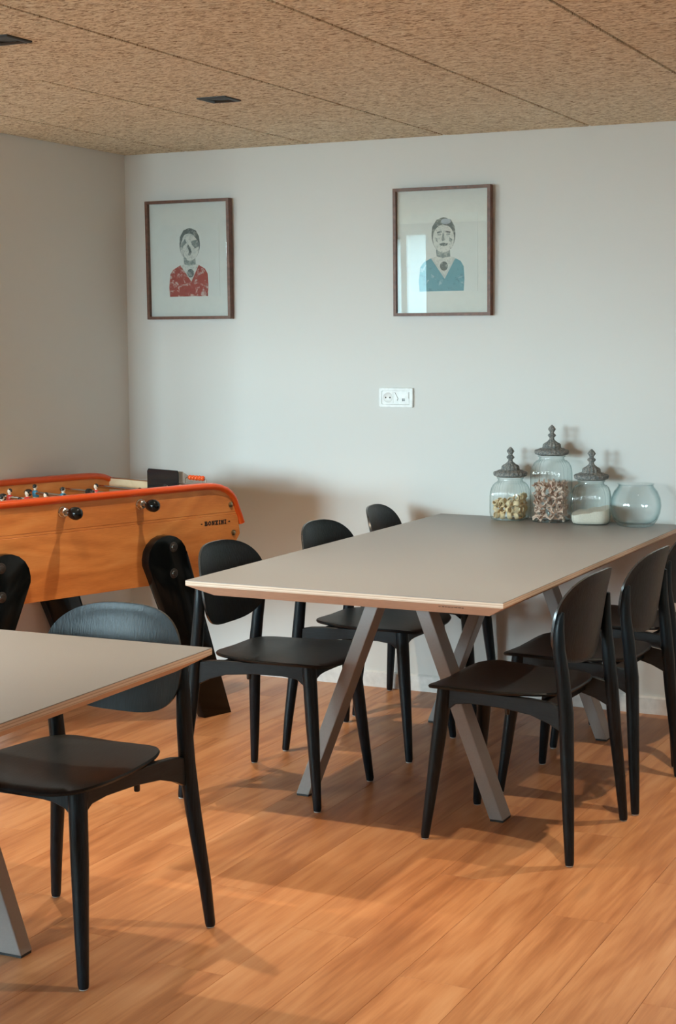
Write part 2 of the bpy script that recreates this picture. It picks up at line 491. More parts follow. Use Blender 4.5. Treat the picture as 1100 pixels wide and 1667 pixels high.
# ------------------------------------------------------------------ recessed downlights
def downlight(x, y, label):
    t = thing('recessed_downlight', label, 'ceiling light', (x, y, ZC), 0, 'recessed downlights')
    H, h = .055, .036
    fr = MB()
    o = [(-H, -H), (H, -H), (H, H), (-H, H)]
    def sq(r, z): return [(a*r/H, b*r/H, z) for a, b in o]
    fr.rings([sq(H, 0), sq(H, -.004), sq(H-.004, -.006), sq(h+.006, -.006), sq(h, -.002), sq(h, 0), sq(H, 0)], cap=False)
    obj('frame', fr.mesh('frame', BLACKB), t)
    co = MB()
    n = 24
    prof = [(.036, -.002), (.030, .010), (.024, .022), (.020, .024)]
    co.lathe(prof, n, cap=False)
    co.rings([sq(.046, .0), sq(.046, .024), sq(.02, .0245)], cap=True)
    obj('reflector', co.mesh('reflector', BLACKB, 40), t)
    L = bpy.data.lights.new('downlight_lamp', 'SPOT'); L.energy = LAMP_W; L.color = LAMP_COL
    L.spot_size = LAMP_CONE; L.spot_blend = .65; L.shadow_soft_size = .02
    lo = bpy.data.objects.new('downlight_lamp', L); C.objects.link(lo); lo.location = (0, 0, -.012); lo.parent = t
    return t
DL = ['black square downlight in the ceiling boards nearest the corner and above the two pictures',
      'black square downlight cut by the picture edge, farther from the wall than the other',
      'black square downlight above the chairs on the far side of the long grey table',
      'black square downlight above the near end of the right row of chairs',
      'black square downlight above the near grey table, beyond the picture edge']
for (x, y), l in zip(DOWN, DL): downlight(x, y, l)

# ------------------------------------------------------------------ tables
TZ = .747
def make_table(label, loc, rotz, group, mark=False):
    t = thing('dining_table', label, 'table', loc, rotz, group)   # local: long axis y, top at TZ
    hw, hl = .5, 1.0
    def rect(i, z): return [(-hw+i, -hl+i, z), (hw-i, -hl+i, z), (hw-i, hl-i, z), (-hw+i, hl-i, z)]
    to = obj('tabletop', MB().rings([rect(0, -.0018), rect(0, 0)]).mesh('tabletop', LAMI, bevel=.0006, seg=1), t, (0, 0, TZ))
    obj('plywood_edge', MB().rings([rect(.062, -.050), rect(.002, -.0165), rect(.0, -.0155), rect(0, -.0018)]).mesh('plywood_edge', PLYE), t, (0, 0, TZ),
        label='pale layered plywood edge bevelled underneath')
    for sy in (-1, 1):
        cy = sy*.545
        for sx in (-1, 1):
            fx, tx = sx*.33, sx*.06
            w, d = .0225, .036
            z0, z1 = .0, TZ-.05
            mb = MB()
            mb.rings([[(fx-w, cy-d, z0+.006), (fx+w, cy-d, z0+.006), (fx+w, cy+d, z0+.006), (fx-w, cy+d, z0+.006)],
                      [(tx-w, cy-d, z1), (tx+w, cy-d, z1), (tx+w, cy+d, z1), (tx-w, cy+d, z1)]])
            lg = obj('leg', mb.mesh('leg', GREYM, bevel=.003), t)
            obj('foot_pad', MB().box(fx-w+.002, fx+w-.002, cy-d+.002, cy+d-.002, 0, .007).mesh('foot_pad', DARKG), lg)
        obj('crossbar', MB().box(-.14, .14, cy-.03, cy+.03, TZ-.056, TZ-.0495).mesh('crossbar', GREYM), t)
    if mark:
        mk = MB(); random.seed(3); x = .305
        for wd in (.006, 0, .007, .005, .009, .006, .010, .008, .006):
            if wd: mk.box(x, x+wd, 0, .0006, -.0022, .0022)
            x += wd+.0022
        a = math.atan2(.083, .0305)
        o = obj('maker_mark', mk.mesh('maker_mark', INK), t, (0, -hl+.0170, TZ-.0241), (-(pi/2-math.atan2(.0335, .060)), 0, 0), label='tiny dark lettering too small to read')
    return t
TABG = 'grey trestle dining tables'
make_table('long grey-topped table with ply edge set against the wall, jars on its end', (-1.978, 5.058, 0), 0, TABG, True)
T2ROT = rad(1.2)
make_table('grey-topped table cut by the photo edge, nearest the viewer, in front of the table football', (-2.862, 2.66, 0), pi/2+T2ROT, TABG)

# ------------------------------------------------------------------ chairs
def make_chair():
    t = thing('dining_chair', '', 'chair', group='black wooden dining chairs')
    # seat -------------------------------------------------
    nu, nv = 28, 22
    def halfw(x):            # half width along the depth
        k = (x+.17)/.415
        return .165 + .05*min(1, max(0, k*1.25))**.8
    pts = []
    def out(a):              # outline as a rounded quad, angle a
        ca, sa = cos(a), sin(a)
        e = 2/5.2
        px = .0375 + .2075*(abs(ca)**e)*(1 if ca >= 0 else -1)
        py = (abs(sa)**e)*(1 if sa >= 0 else -1)
        return px, py*halfw(px)
    N = 56; R = 9
    def zt(x, y):
        h = y/.2; k = (x-.03)/.2
        return .458 + .012*h*h - .007*(1-min(1, abs(k))**2) + .004*max(0, -k) - .010*max(0, k-.55)**2*4
    top = [[]]; rs_t = []
    for r in range(R+1):
        f = r/R
        rs_t.append([(.0375+(out(2*pi*i/N)[0]-.0375)*f, out(2*pi*i/N)[1]*f) for i in range(N)])
    mb = MB()
    rings = []
    for r in range(1, R+1): rings.append([(x, y, zt(x, y) - (.0015 if r == R else 0)) for x, y in rs_t[r]])
    rings.append([(x*1.0+(x-.0375)*.012, y*1.012, zt(x, y)-.006) for x, y in rs_t[R]])
    rings.append([(x, y, zt(x, y)-.0115) for x, y in rs_t[R]])
    for r in range(R-1, 0, -1): rings.append([(x, y, zt(x, y)-.0125) for x, y in rs_t[r]])
    mb.rings(rings)
    obj('seat', mb.mesh('seat', BLACKH, 50), t)
    # backrest ---------------------------------------------
    zc, HT = .655, .145
    HB = .118
    def bx(y, z):
        return -.205 - .15*(z-.65) - .25*max(0, z-.70)**1.5 + .045*(y/.205)**2
    def bout(a):
        ca, sa = cos(a), sin(a)
        if sa >= 0:
            e1, e2 = 2/2.8, 2/2.65; H = HT
        else:
            e1, e2 = 2/2.75, 2/2.75; H = HB
        yy = .207*(abs(ca)**e1)*(1 if ca >= 0 else -1)
        zz = H*(abs(sa)**e2)*(1 if sa >= 0 else -1)
        if sa < 0: yy *= 1 - .07*abs(sa)
        return yy, zc+zz
    N2 = 60; R2 = 8; th = .0105
    front, back = [], []
    for r in range(1, R2+1):
        f = r/R2
        ring = [(bout(2*pi*i/N2)[0]*f, zc+(bout(2*pi*i/N2)[1]-zc)*f) for i in range(N2)]
        front.append([(bx(y, z)+th/2-(.002 if r == R2 else 0), y, z) for y, z in ring])
        back.append([(bx(y, z)-th/2+(.002 if r == R2 else 0), y, z) for y, z in ring])
    edge = [(bx(y, z), y*1.006, zc+(z-zc)*1.008) for y, z in [bout(2*pi*i/N2) for i in range(N2)]]
    rim = lambda d: [(x+d, y, z) for x, y, z in edge]
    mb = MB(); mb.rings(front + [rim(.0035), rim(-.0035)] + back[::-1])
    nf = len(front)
    for q in range(N2): mb.mi[nf*N2+q] = 1          # plywood rim, lightened to carry the painted highlight
    obj('backrest', mb.mesh('backrest', [BLACKV, RIMHL], 50), t)
    # legs -------------------------------------------------
    def leg(p, r, glide):
        m = MB().tube(p, r, 14).mesh('leg', BLACKV, 50)
        l = obj('leg', m, t)
        obj('glide', MB().lathe([(.007, 0), (.0105, .0015), (.0105, .005)], 12, origin=(glide[0], glide[1], 0)).mesh('glide', GLIDE, 40), l)
    for s in (-1, 1):
        leg([(.232, s*.195, .004), (.2325-.0, s*.1945, .012), (.221, s*.184, .12), (.204, s*.170, .28), (.187, s*.155, .449)],
            [.0115, .013, .0165, .021, .0225], (.232, s*.195))
        leg([(-.229, s*.240, .004), (-.2285, s*.2395, .012), (-.221, s*.230, .12), (-.207, s*.208, .30), (-.199, s*.197, .42), (-.187, s*.1985, .53), (-.178, s*.2025, .60), (-.177, s*.2025, .655), (-.181, s*.200, .690), (-.186, s*.198, .704)],
            [.0115, .013, .016, .0195, .021, .0195, .0175, .0145, .010, .005], (-.229, s*.24))
    # rails ------------------------------------------------
    for s in (-1, 1):
        def yy(x): return s*(.155 + .04*(.187-x)/.387)
        mb = MB(); w = .010; rs = []
        prof = [(-.199, .360, .436), (-.15, .385, .446), (-.09, .404, .4495), (0, .412, .4495), (.10, .412, .4495), (.150, .405, .4490), (.187, .375, .4470)]
        for x, z0, z1 in prof:
            y = yy(x); rs.append([(x, y-w, z0), (x, y+w, z0), (x, y+w, z1), (x, y-w, z1)])
        mb.rings(rs)
        r_ = obj('side_rail', mb.mesh('side_rail', BLACKH, bevel=.002, seg=1), t)
        obj('stacking_peg', MB().lathe([(.006, .394), (.0075, .397), (.0075, .414)], 10, origin=(-.015, yy(-.015), 0)).mesh('stacking_peg', RUBBER, 40), r_)
    mb = MB(); rs = []
    for k in range(11):
        u = -1+.2*k; y = u*.155; z0 = .372+.042*(1-abs(u)**5)
        rs.append([(.178, y, z0), (.196, y, z0), (.196, y, .4435), (.178, y, .4435)])
    obj('front_rail', MB().rings(rs).mesh('front_rail', BLACKV, bevel=.0015, seg=1), t)
    obj('rear_rail', MB().box(-.125, -.107, -.178, .178, .405, .440).mesh('rear_rail', BLACKV, bevel=.002, seg=1), t)
    return t

CH = [  # x, y, rotation, label
    (-2.417, 4.533, rad(0.0), 'black chair tucked under the long table, right beside the table football end'),
    (-2.389, 5.195, rad(-1), 'black chair, middle one of the row between long table and table football'),
    (-2.43, 5.812, rad(8), 'black chair nearest the wall in the row beside the table football'),
    (-1.541, 4.423, rad(178), 'black chair at the near corner of the long table, back to the bare floor'),
    (-1.510, 4.972, rad(178.5), 'black chair behind the nearest one on the bare-floor side of the long table'),
    (-1.528, 5.575, rad(176.5), 'black chair mostly cut off by the photo edge, closest to the wall and fishbowl'),
    (-2.235, 3.130, rad(-92), 'black chair at the near cut-off table, its blue-lit backrest facing the viewer'),
    (-2.30, 2.21, rad(88), 'added unseen black chair at the hidden near side of the cut-off table, nearest its free end'),  # this and the next two: unseen chairs added to block low daylight
    (-2.90, 2.20, rad(91), 'added unseen black chair at the hidden near side of the cut-off table, in its middle'),
    (-3.50, 2.19, rad(92), 'added unseen black chair at the hidden near side of the cut-off table, farthest from its free end'),
]
proto = make_chair()
for i, (x, y, r, l) in enumerate(CH):
    o = proto if i == 0 else copy_tree(proto)
    o.location = (x, y, 0); o.rotation_euler = (0, 0, r); o['label'] = l

# ------------------------------------------------------------------ table football
FT = thing('football_table', 'varnished beech table football with red rails and black legs in the corner', 'football table', (-3.17, 5.30, 0), math.atan2(.9513, .3083))
MIDX, WID = -.55, .75
XE = .155
def mirx(p): return [(2*MIDX-x, z) for x, z in reversed(p)]
def side_profile(z0, z1):
    # right end of the side board at heights, then mirrored
    full = [(.065, .54), (.187, .662), (.212, .697), (.205, .776), (.203, .786), (.175, .84), (.10, .878)]
    return full
for name_y, (ya, yb) in (('near', (0, .026)), ('far', (WID-.026, WID))):
    low = [(.065, .54), (.187, .662), (.212, .697), (.2, .775)]
    up = [(.198, .7865), (.184, .835), (.15, .868), (.10, .882)]
    mid = [(.2, .7762), (.198, .7853)]
    for nm, pr in (('lower_side_panel', low), ('panel_strip', mid), ('upper_side_panel', up)):
        poly = pr + mirx(pr)
        ins = .0 if nm != 'panel_strip' else .0006
        obj(nm, MB().prism(poly, ya+ins, yb-ins, 'XZ').mesh(nm, BEECH, bevel=.0008, seg=1), FT)
    obj('panel_core', MB().box(2*MIDX-.19, .19, ya+.003, yb-.003, .76, .80).mesh('panel_core', BEECH), FT)
    # red rail: swept flattened tube
    rp = [(-1.1+.02, .893)]
    rp = [(MIDX, .893), (-.2, .893), (.03, .893), (.075, .891), (.11, .885), (.14, .874), (.165, .857), (.183, .835), (.196, .80), (.210, .770), (.222, .738)]
    path = mirx(rp)[:-1] + rp
    yc = (ya+yb)/2
    mb = MB(); rs = []
    P = [Vector((x, 0, z)) for x, z in path]
    for k, p in enumerate(P):
        tdir = (P[min(k+1, len(P)-1)] - P[max(k-1, 0)]).normalized(); nrm = Vector((-tdir.z, 0, tdir.x))
        ring = []
        for i in range(14):
            a = 2*pi*i/14
            c_, s_ = cos(a), sin(a)
            ring.append(p + Vector((0, 1, 0))*(math.copysign(abs(c_)**.75, c_)*.025) + nrm*(math.copysign(abs(s_)**.75, s_)*.0135) + Vector((0, yc, 0)))
        rs.append(ring)
    mb.rings(rs)
    obj('red_rail', mb.mesh('red_rail', RED, 50), FT, label='glossy red rail')
# end boards, inner walls, bed
for sx in (1, -1):
    xe = XE if sx > 0 else 2*MIDX-XE
    a, b = (xe-.022, xe) if sx > 0 else (xe, xe+.022)
    obj('end_board', MB().box(a, b, .026, WID-.026, .60, .880).mesh('end_board', PALEW, bevel=.001, seg=1), FT)
    obj('end_capping', MB().box(a-.003, b+.003, .0265, WID-.0265, .8795, .8835).mesh('end_capping', CHROME), FT)
obj('pitch', MB().box(2*MIDX-XE+.022, XE-.022, .026, WID-.026, .735, .750).mesh('pitch', BEIGE), FT)
obj('bed_board', MB().box(2*MIDX-XE+.022, XE-.022, .026, WID-.026, .545, .560).mesh('bed_board', BEECH), FT)
# legs
lp = [(-.02, 0), (.118, 0), (-.098, .66)]
for a in range(0, 11):
    an = rad(-12 + a*19.0)
    lp.append((-.192+.095*cos(an), .640+.088*sin(an)))
lp += [(-.286, .62)]
for sx in (1, -1):
    for near in (1, 0):
        poly = lp if sx > 0 else [(2*MIDX-x, z) for x, z in reversed(lp)]
        ya, yb = (-.040, -.0005) if near else (WID+.0005, WID+.040)
        lg = obj('leg', MB().prism(poly, ya, yb, 'XZ').mesh('leg', GLBLK, 40, bevel=.004, seg=2), FT)
        for zz in (.682, .582):
            cx = -.165 if sx > 0 else 2*MIDX+.165
            yo = -.040 if near else WID+.040
            sg = 1 if near else -1
            b = MB().lathe([(.019, 0), (.019, .002), (.015, .0035), (.011, .0035), (.009, .007), (.0, .008)], 16, axis='Y')
            obj('bolt', b.mesh('bolt', BOLT, 40), lg, (cx, yo+.0003*sg, zz), (0, 0, 0 if near else pi))
# corner bolts with washers
for sx in (1, -1):
    for (bx_, bz) in ((.163, .815), (.176, .703)):
        x = bx_ if sx > 0 else 2*MIDX-bx_
        b = MB().lathe([(.0115, 0), (.0115, .0022), (.007, .0025), (.007, .006), (.004, .0075), (0, .0078)], 14, axis='Y')
        obj('corner_bolt', b.mesh('corner_bolt', BRASS, 40), FT, (x, .0, bz), label='small brass bolt')
# players
def player_mesh(shirt):
    mb = MB()
    # local: rod along y through chest at origin, player faces +x, feet down
    def ell(cx, cy, cz, rx, ry, rz, mi, n=10, m=7, z0=-1, z1=1):
        rs = []
        for k in range(m+1):
            s_ = z0 + (z1-z0)*k/m; a = math.asin(max(-.999, min(.999, s_)))
            rs.append([(cx+rx*cos(a)*cos(2*pi*i/n), cy+ry*cos(a)*sin(2*pi*i/n), cz+rz*sin(a)) for i in range(n)])
        mb.rings(rs, mi)
    def sect(levels, mi, n=12):
        mb.rings([[(x+rx*cos(2*pi*i/n), ry*sin(2*pi*i/n), z) for i in range(n)] for z, x, rx, ry in levels], mi)
    sect([(-.014, 0, .0095, .0125), (-.004, 0, .0105, .0150), (.004, 0, .0105, .0165), (.009, 0, .0085, .014), (.012, 0, .0055, .007)], 0)   # shirt
    sect([(.0115, 0, .0050, .0055), (.0165, 0, .0045, .005)], 1)                                       # neck
    ell(.0006, 0, .0245, .0085, .0078, .0105, 1)                                                       # head
    ell(-.0016, 0, .0270, .0090, .0083, .0098, 2, z0=-.55)                                             # hair
    sect([(.0075, .0075, .0016, .0018), (.0076, .0076, .0016, .0018)], 1)
    for s in (-1, 1):
        mb.tube([(0, s*.0150, .0055), (.001, s*.0175, -.004), (.003, s*.0160, -.014)], [.0045, .0042, .0034], 8, 0)   # arms
        ell(.0083, s*.003, .0255, .0009, .0011, .0007, 2, 6, 4)
    ell(.0092, 0, .0235, .0018, .0014, .0018, 1, 6, 4)
    sect([(-.030, 0, .0085, .0110), (-.014, 0, .0098, .0125)], 3)                                      # shorts
    sect([(-.056, .001, .0055, .0090), (-.030, 0, .0070, .0100)], 1)                                   # legs
    sect([(-.070, .004, .0100, .0105), (-.062, .003, .0085, .0100), (-.055, .001, .0055, .0090)], 2)   # boots block
    sect([(-.0005, 0, .0118, .0052), (.0005, 0, .0118, .0052)], 2)
    return mb.mesh('player', [shirt, SKIN, HAIR, TWHT], 50)
PR, PB = player_mesh(TRED), player_mesh(TBLU)
RODS = [  # s, team, player t positions, handle side near?
    (.06, 'b', [.375], 0), (-.116, 'r', [.49, .215], 0), (-.292, 'b', [.655, .47, .28], 1), (-.468, 'r', [.575, .46, .34, .225, .11], 0),
    (-.644, 'b', [.60, .485, .37, .255, .14], 1), (-.82, 'r', [.56, .375, .19], 0), (-.996, 'b', [.50, .24], 1)]
RODS[0] = (.06, 'b', [.27], 0)
RZ = .8505
for s, team, tp, near in RODS:
    y0, y1 = (-.055, WID+.02) if near else (.006, WID+.06)
    rd = obj('rod', MB().lathe([(.0072, -y1), (.0072, -y0)], 14, axis='Y').mesh('rod', CHROME, 40), FT, (s, 0, RZ))
    for tt in tp:
        obj('player', PR if team == 'r' else PB, rd, (0, tt, 0), (0, 0, pi if team == 'r' else 0),
            label='figure in a red shirt' if team == 'r' else 'figure in a blue shirt')
    for tt in ((min(tp)-.045, max(tp)+.045)):
        obj('bumper', MB().lathe([(.0075, -.010), (.013, -.009), (.014, 0), (.013, .009), (.0075, .010)], 14, axis='Y').mesh('bumper', RUBBER, 40), rd, (0, tt, 0))
    sg = 1 if near else -1; yo = 0 if near else WID
    obj('bearing', MB().lathe([(.0195, 0), (.0195, .004), (.0165, .006), (.0155, .022), (.0125, .025), (.0125, .026)], 20, axis='Y').mesh('bearing', CHROME, 40), rd, (0, yo, 0), (0, 0, 0 if near else pi), label='round chrome bearing')
    obj('knob', MB().lathe([(.009, .040), (.013, .045), (.019, .056), (.0235, .072), (.0235, .085), (.019, .097), (.011, .104), (0, .106)], 20, axis='Y').mesh('knob', GLBLK, 50), rd, (0, yo, 0), (0, 0, 0 if near else pi), label='glossy black egg-shaped handle')
    if near == 0:
        obj('bearing', MB().lathe([(.0, 0.001), (.0, .001)], 8, axis='Y').mesh('b', CHROME), rd) if False else None
# black goal housing on the far end board
gp = MB()
gp.rings([[(XE-.03, y, z) for y, z in ((.27, .80), (.27, .925), (.275, .935), (.455, .935), (.463, .925), (.463, .80))],
          [(XE-.024, y, z) for y, z in ((.27, .80), (.27, .925), (.275, .935), (.455, .935), (.463, .925), (.463, .80))]])
obj('goal_guard', gp.mesh('goal_guard', plain('smoked_black_plastic', (.014, .017, .018), .12), bevel=.001, seg=1), FT, label='glossy black plate above the goal')
obj('goal_hood', MB().prism([(XE+.002, .884), (XE+.06, .884), (XE+.03, .912), (XE+.002, .930)], .275, .46, 'XZ').mesh('goal_hood', plain('clear_grey_plastic', (.42, .43, .42), .2), bevel=.002, seg=1), FT)
# bead counter
sc_ = obj('bead_counter', MB().tube([(XE-.01, .245, .882), (XE-.01, .245, .905), (XE-.01, .235, .910), (XE-.01, .130, .910), (XE-.01, .122, .905), (XE-.01, .122, .882)], .0022, 8).mesh('bead_counter', CHROME, 50), FT, label='wire score counter with red beads')
for k in range(5):
    obj('bead', MB().lathe([(.004, -.0088), (.0085, -.0065), (.0108, 0), (.0085, .0065), (.004, .0088)], 14, axis='Y').mesh('bead', RED, 50), sc_, (XE-.01, .142+.0185*k, .910))
# lettering
def text_mesh(body, size, mat, extrude=.0004, offset=.0):
    cu = bpy.data.curves.new('t', 'FONT'); cu.body = body; cu.size = size; cu.extrude = extrude; cu.offset = offset
    cu.align_x = 'CENTER'; cu.align_y = 'CENTER'; cu.space_character = 1.12
    o = bpy.data.objects.new('t', cu); C.objects.link(o)
    dg = bpy.context.evaluated_depsgraph_get(); dg.update()
    me = bpy.data.meshes.new_from_object(o.evaluated_get(dg)); bpy.data.objects.remove(o)
    me.materials.clear(); me.materials.append(mat); return me
def slab_letters(word, x0, w, gap, h, z0):
    mb = MB(); st, sf = w*.30, h*.22
    def bx_(a, b, c, d): mb.box(x+a, x+b, -.0008, .0002, z0+c, z0+d)
    def quad(p): mb.prism([(x+u, z0+v) for u, v in p], -.0008, .0002, 'XZ')
    x = x0
    for ch in word:
        ww = w*.62 if ch == 'I' else w
        if ch == 'I':
            bx_(0, ww, 0, sf); bx_(0, ww, h-sf, h); bx_(ww/2-st/2, ww/2+st/2, 0, h)
        elif ch == 'B':
            bx_(0, w*.72, 0, sf); bx_(0, w*.70, h-sf, h); bx_(w*.1, w*.1+st, 0, h); bx_(w*.2, w*.72, h*.42, h*.58)
            quad([(w*.62, h*.50), (w*.92, h*.58), (w*.92, h*.90), (w*.70, h)]); quad([(w*.70, 0), (w, h*.10), (w, h*.46), (w*.62, h*.54)])
        elif ch == 'O':
            n = 14
            for i in range(n):
                a, b = 2*pi*i/n, 2*pi*(i+1)/n
                quad([(w/2+w/2*cos(a), h/2+h/2*sin(a)), (w/2+w/2*cos(b), h/2+h/2*sin(b)), (w/2+w*.20*cos(b), h/2+h*.28*sin(b)), (w/2+w*.20*cos(a), h/2+h*.28*sin(a))])
        elif ch == 'N':
            bx_(w*.06, w*.06+st*.8, 0, h); bx_(w*.94-st*.8, w*.94, 0, h); quad([(w*.06, h), (w*.36, h), (w*.94, 0), (w*.64, 0)])
            bx_(0, w*.42, 0, sf*.8); bx_(w*.60, w, h-sf*.8, h)
        elif ch == 'Z':
            bx_(0, w, 0, sf); bx_(0, w, h-sf, h); quad([(w*.62, h), (w, h), (w*.38, 0), (0, 0)]); bx_(0, w*.16, h*.62, h); bx_(w*.84, w, 0, h*.38)
        x += ww + gap
    return mb, x-gap
_m, xe_ = slab_letters('BONZINI', 0, .0155, .0026, .0175, 0)
lo = obj('lettering', _m.mesh('lettering', INK), FT, (.083-xe_/2, 0, .741), label='black lettering reading BONZINI')
for dx in (-.066, .066):
    obj('lettering_dot', MB().prism([(-.006, 0), (0, -.0028), (.006, 0), (0, .0028)], -.0008, .0002, 'XZ').mesh('lettering_dot', INK), FT, (.083+dx*1.08, 0, .7495))

# ------------------------------------------------------------------ pictures
def picture(name_label, xl, xr, z0, z1, colours, label, tiltz=0):
    cx, cz = (xl+xr)/2, (z0+z1)/2; W, H = xr-xl, z1-z0
    t = thing('framed_picture', label, 'picture', (cx, D-.0055, cz), tiltz, 'framed portraits on the wall')
    t.rotation_euler[0] = rad(1.0)
    d, w = .030, .0125
    mb = MB()
    def rr(hw, hh, y): return [(-hw, y, -hh), (hw, y, -hh), (hw, y, hh), (-hw, y, hh)]
    mb.rings([rr(W/2, H/2, 0), rr(W/2, H/2, -d), rr(W/2-w, H/2-w, -d), rr(W/2-w, H/2-w, -.008), rr(W/2-w, H/2-w, 0), rr(W/2, H/2, 0)], cap=False)
    obj('frame', mb.mesh('frame', WALNUT), t)
    obj('mat_board', MB().box(-W/2+w, W/2-w, -.012, -.004, -H/2+w, H/2-w).mesh('mat_board', MAT), t)
    obj('glass_pane', MB().box(-W/2+w, W/2-w, -.0225, -.0205, -H/2+w, H/2-w).mesh('glass_pane', PGLASS), t)
    k = W/818.0
    def Q(px, py): return ((px-538)*k, -(py-672)*k)
    pr = obj('print', MB().prism([Q(270, 375), Q(832, 375), Q(832, 982), Q(270, 982)], -.0128, -.0121, 'XZ').mesh('print', PAPER), t)
    lay = [0]
    P_ = MB(); mats = colours['mats']
    def poly(pts, mi):
        lay[0] += 1; y = -.0129 - lay[0]*.00006
        P_.prism([Q(*p) for p in pts], y, y+.00005, 'XZ', mi)
    def ell(cx_, cy_, rx, ry, mi, n=28, a0=0, a1=2*pi):
        poly([(cx_+rx*cos(a0+(a1-a0)*i/n), cy_+ry*sin(a0+(a1-a0)*i/n)) for i in range(n)], mi)
    # 0 shirt 1 skin/paper 2 dark grey 3 mid grey 4 trim
    poly([(342, 980), (336, 900), (350, 790), (380, 752), (440, 722), (500, 800), (555, 868), (600, 800), (640, 722), (690, 748), (716, 790), (722, 880), (716, 978)], 0)
    poly([(440, 722), (500, 708), (600, 708), (640, 722), (598, 800), (555, 868), (500, 800)], 1)
    poly([(440, 722), (452, 716), (556, 856), (632, 716), (645, 726), (556, 884)], 4)
    ell(550, 785, 34, 36, 2)
    poly([(484, 655), (600, 655), (604, 712), (540, 722), (488, 708)], 3)
    ell(547, 545, 100, 136, 2)
    ell(547, 572, 90, 108, 1)
    # hair wave and brow
    poly([(447, 540), (452, 480), (490, 425), (547, 408), (610, 428), (640, 480), (648, 540), (628, 500), (596, 478), (556, 470), (520, 452), (500, 478), (470, 500)], 2)
    if colours['style'] == 'smile':
        ell(568, 440, 42, 22, 5)
        poly([(492, 520), (530, 512), (534, 524), (494, 532)], 2); poly([(562, 524), (566, 512), (606, 520), (604, 532)], 2)
        ell(514, 540, 17, 7, 3, 14); ell(586, 540, 17, 7, 3, 14)
        poly([(541, 530), (552, 530), (556, 585), (536, 592), (532, 584)], 3)
        poly([(512, 612), (548, 604), (588, 612), (574, 626), (548, 632), (524, 626)], 2)
        poly([(596, 560), (622, 580), (612, 606), (594, 590)], 3)
        poly([(480, 560), (496, 572), (500, 600), (484, 590)], 3)
    else:
        ell(540, 500, 62, 46, 1)
        poly([(456, 545), (500, 500), (520, 530), (486, 556), (470, 590)], 3)
        poly([(560, 520), (620, 505), (640, 560), (600, 580), (570, 548)], 3)
        poly([(530, 540), (552, 570), (566, 610), (548, 640), (528, 632), (540, 606), (524, 566)], 2)
        poly([(478, 600), (492, 640), (520, 668), (505, 672), (480, 640)], 3)
    obj('portrait', P_.mesh('portrait', mats), t, label=colours['plab'])
    return t
PSK = mk_worn('print_pale', (.62, .66, .65), (.74, .76, .74), (.33, .36, .36), 70, .45)
PDK = mk_worn('print_dark', (.14, .18, .19), (.36, .40, .40), (.06, .07, .075), 80, .56)
PMD = mk_worn('print_mid', (.22, .28, .29), (.42, .46, .46), (.12, .14, .14), 80, .5)
PRD = mk_worn('print_red', (.42, .085, .075), (.66, .52, .50), (.22, .06, .06), 42, .55)
PBL = mk_worn('print_blue', (.15, .39, .48), (.42, .62, .68), (.09, .26, .34), 28, .60)
PTR = plain('print_trim', (.62, .66, .66), .8)
PHL = plain('print_lilac', (.40, .47, .56), .8)
picture('', -3.862, -3.443, 1.546, 2.056, dict(mats=[PRD, PSK, PDK, PMD, PRD, PHL], style='worn', plab='printed bust of a worn painted figure in red'),
        'walnut-framed print of a worn figure in a red V-neck, nearer the room corner', 0)
picture('', -2.681, -2.262, 1.549, 2.060, dict(mats=[PBL, PSK, PDK, PMD, PTR, PHL], style='smile', plab='printed bust of a painted figure in blue'),
        'walnut-framed print of a figure in a blue V-neck, above the wall socket', 0)

# ------------------------------------------------------------------ wall socket
so = thing('wall_socket', 'white double wall plate with a power socket and a data outlet', 'socket', (-2.680, D, 1.217))
so_m = MB()
def rrect(hw, hh, r, n=5):
    o = []
    for cx, cz, a0 in ((hw-r, hh-r, 0), (-hw+r, hh-r, pi/2), (-hw+r, -hh+r, pi), (hw-r, -hh+r, 1.5*pi)):
        for i in range(n+1): o.append((cx+r*cos(a0+pi/2*i/n), cz+r*sin(a0+pi/2*i/n)))
    return o
so_m.rings([[(x, -y, z) for x, z in rrect(.076-i, .0405-i, .006)] for y, i in ((0, 0), (.009, 0), (.011, .002), (.011, .012), (.008, .0135))])
obj('plate', so_m.mesh('plate', PLAST, 30), so)
obj('socket_insert', MB().rings([[(x-.0355, -y, z) for x, z in rrect(.024, .024, .002)] for y in (.0, .0095)]).mesh('socket_insert', PLAST, 30), so)
fc = obj('socket_face', MB().lathe([(.021, .0095), (.0205, .0105), (.019, .0098), (0.0, .0096)], 24, axis='Y').mesh('socket_face', PLAST, 40), so, (-.0355, 0, 0))
for dx in (-.0095, .0095):
    obj('socket_hole', MB().lathe([(.0031, .0090), (.0031, .0108), (0, .01085)], 12, axis='Y').mesh('socket_hole', HOLE, 40), fc, (dx, 0, 0), label='dark round hole')
da = obj('data_insert', MB().rings([[(x+.0355, -y, z) for x, z in rrect(.024, .024, .002)] for y in (.0, .0095)]).mesh('data_insert', PLAST, 30), so)
obj('data_cover', MB().rings([[(x+.037, -y, z+.009) for x, z in rrect(.021, .012, .002)] for y in (.009, .0125)]).mesh('data_cover', PLAST, 30), da)
pm = MB()
for dz in (-.006, -.012): pm.box(.030, .041, -.0105, -.009, dz-.0013, dz+.0013)
pm.box(.0290, .0305, -.0105, -.009, -.0145, -.0035)
obj('data_port', pm.mesh('data_port', HOLE), da, label='small dark slots')
bl = MB(); bl.prism([(-.010, .022), (-.004, .022), (.010, -.004), (.006, -.012), (-.002, .0)], -.0115, -.009, 'XZ')
obj('divider', bl.mesh('divider', PLAST), so)

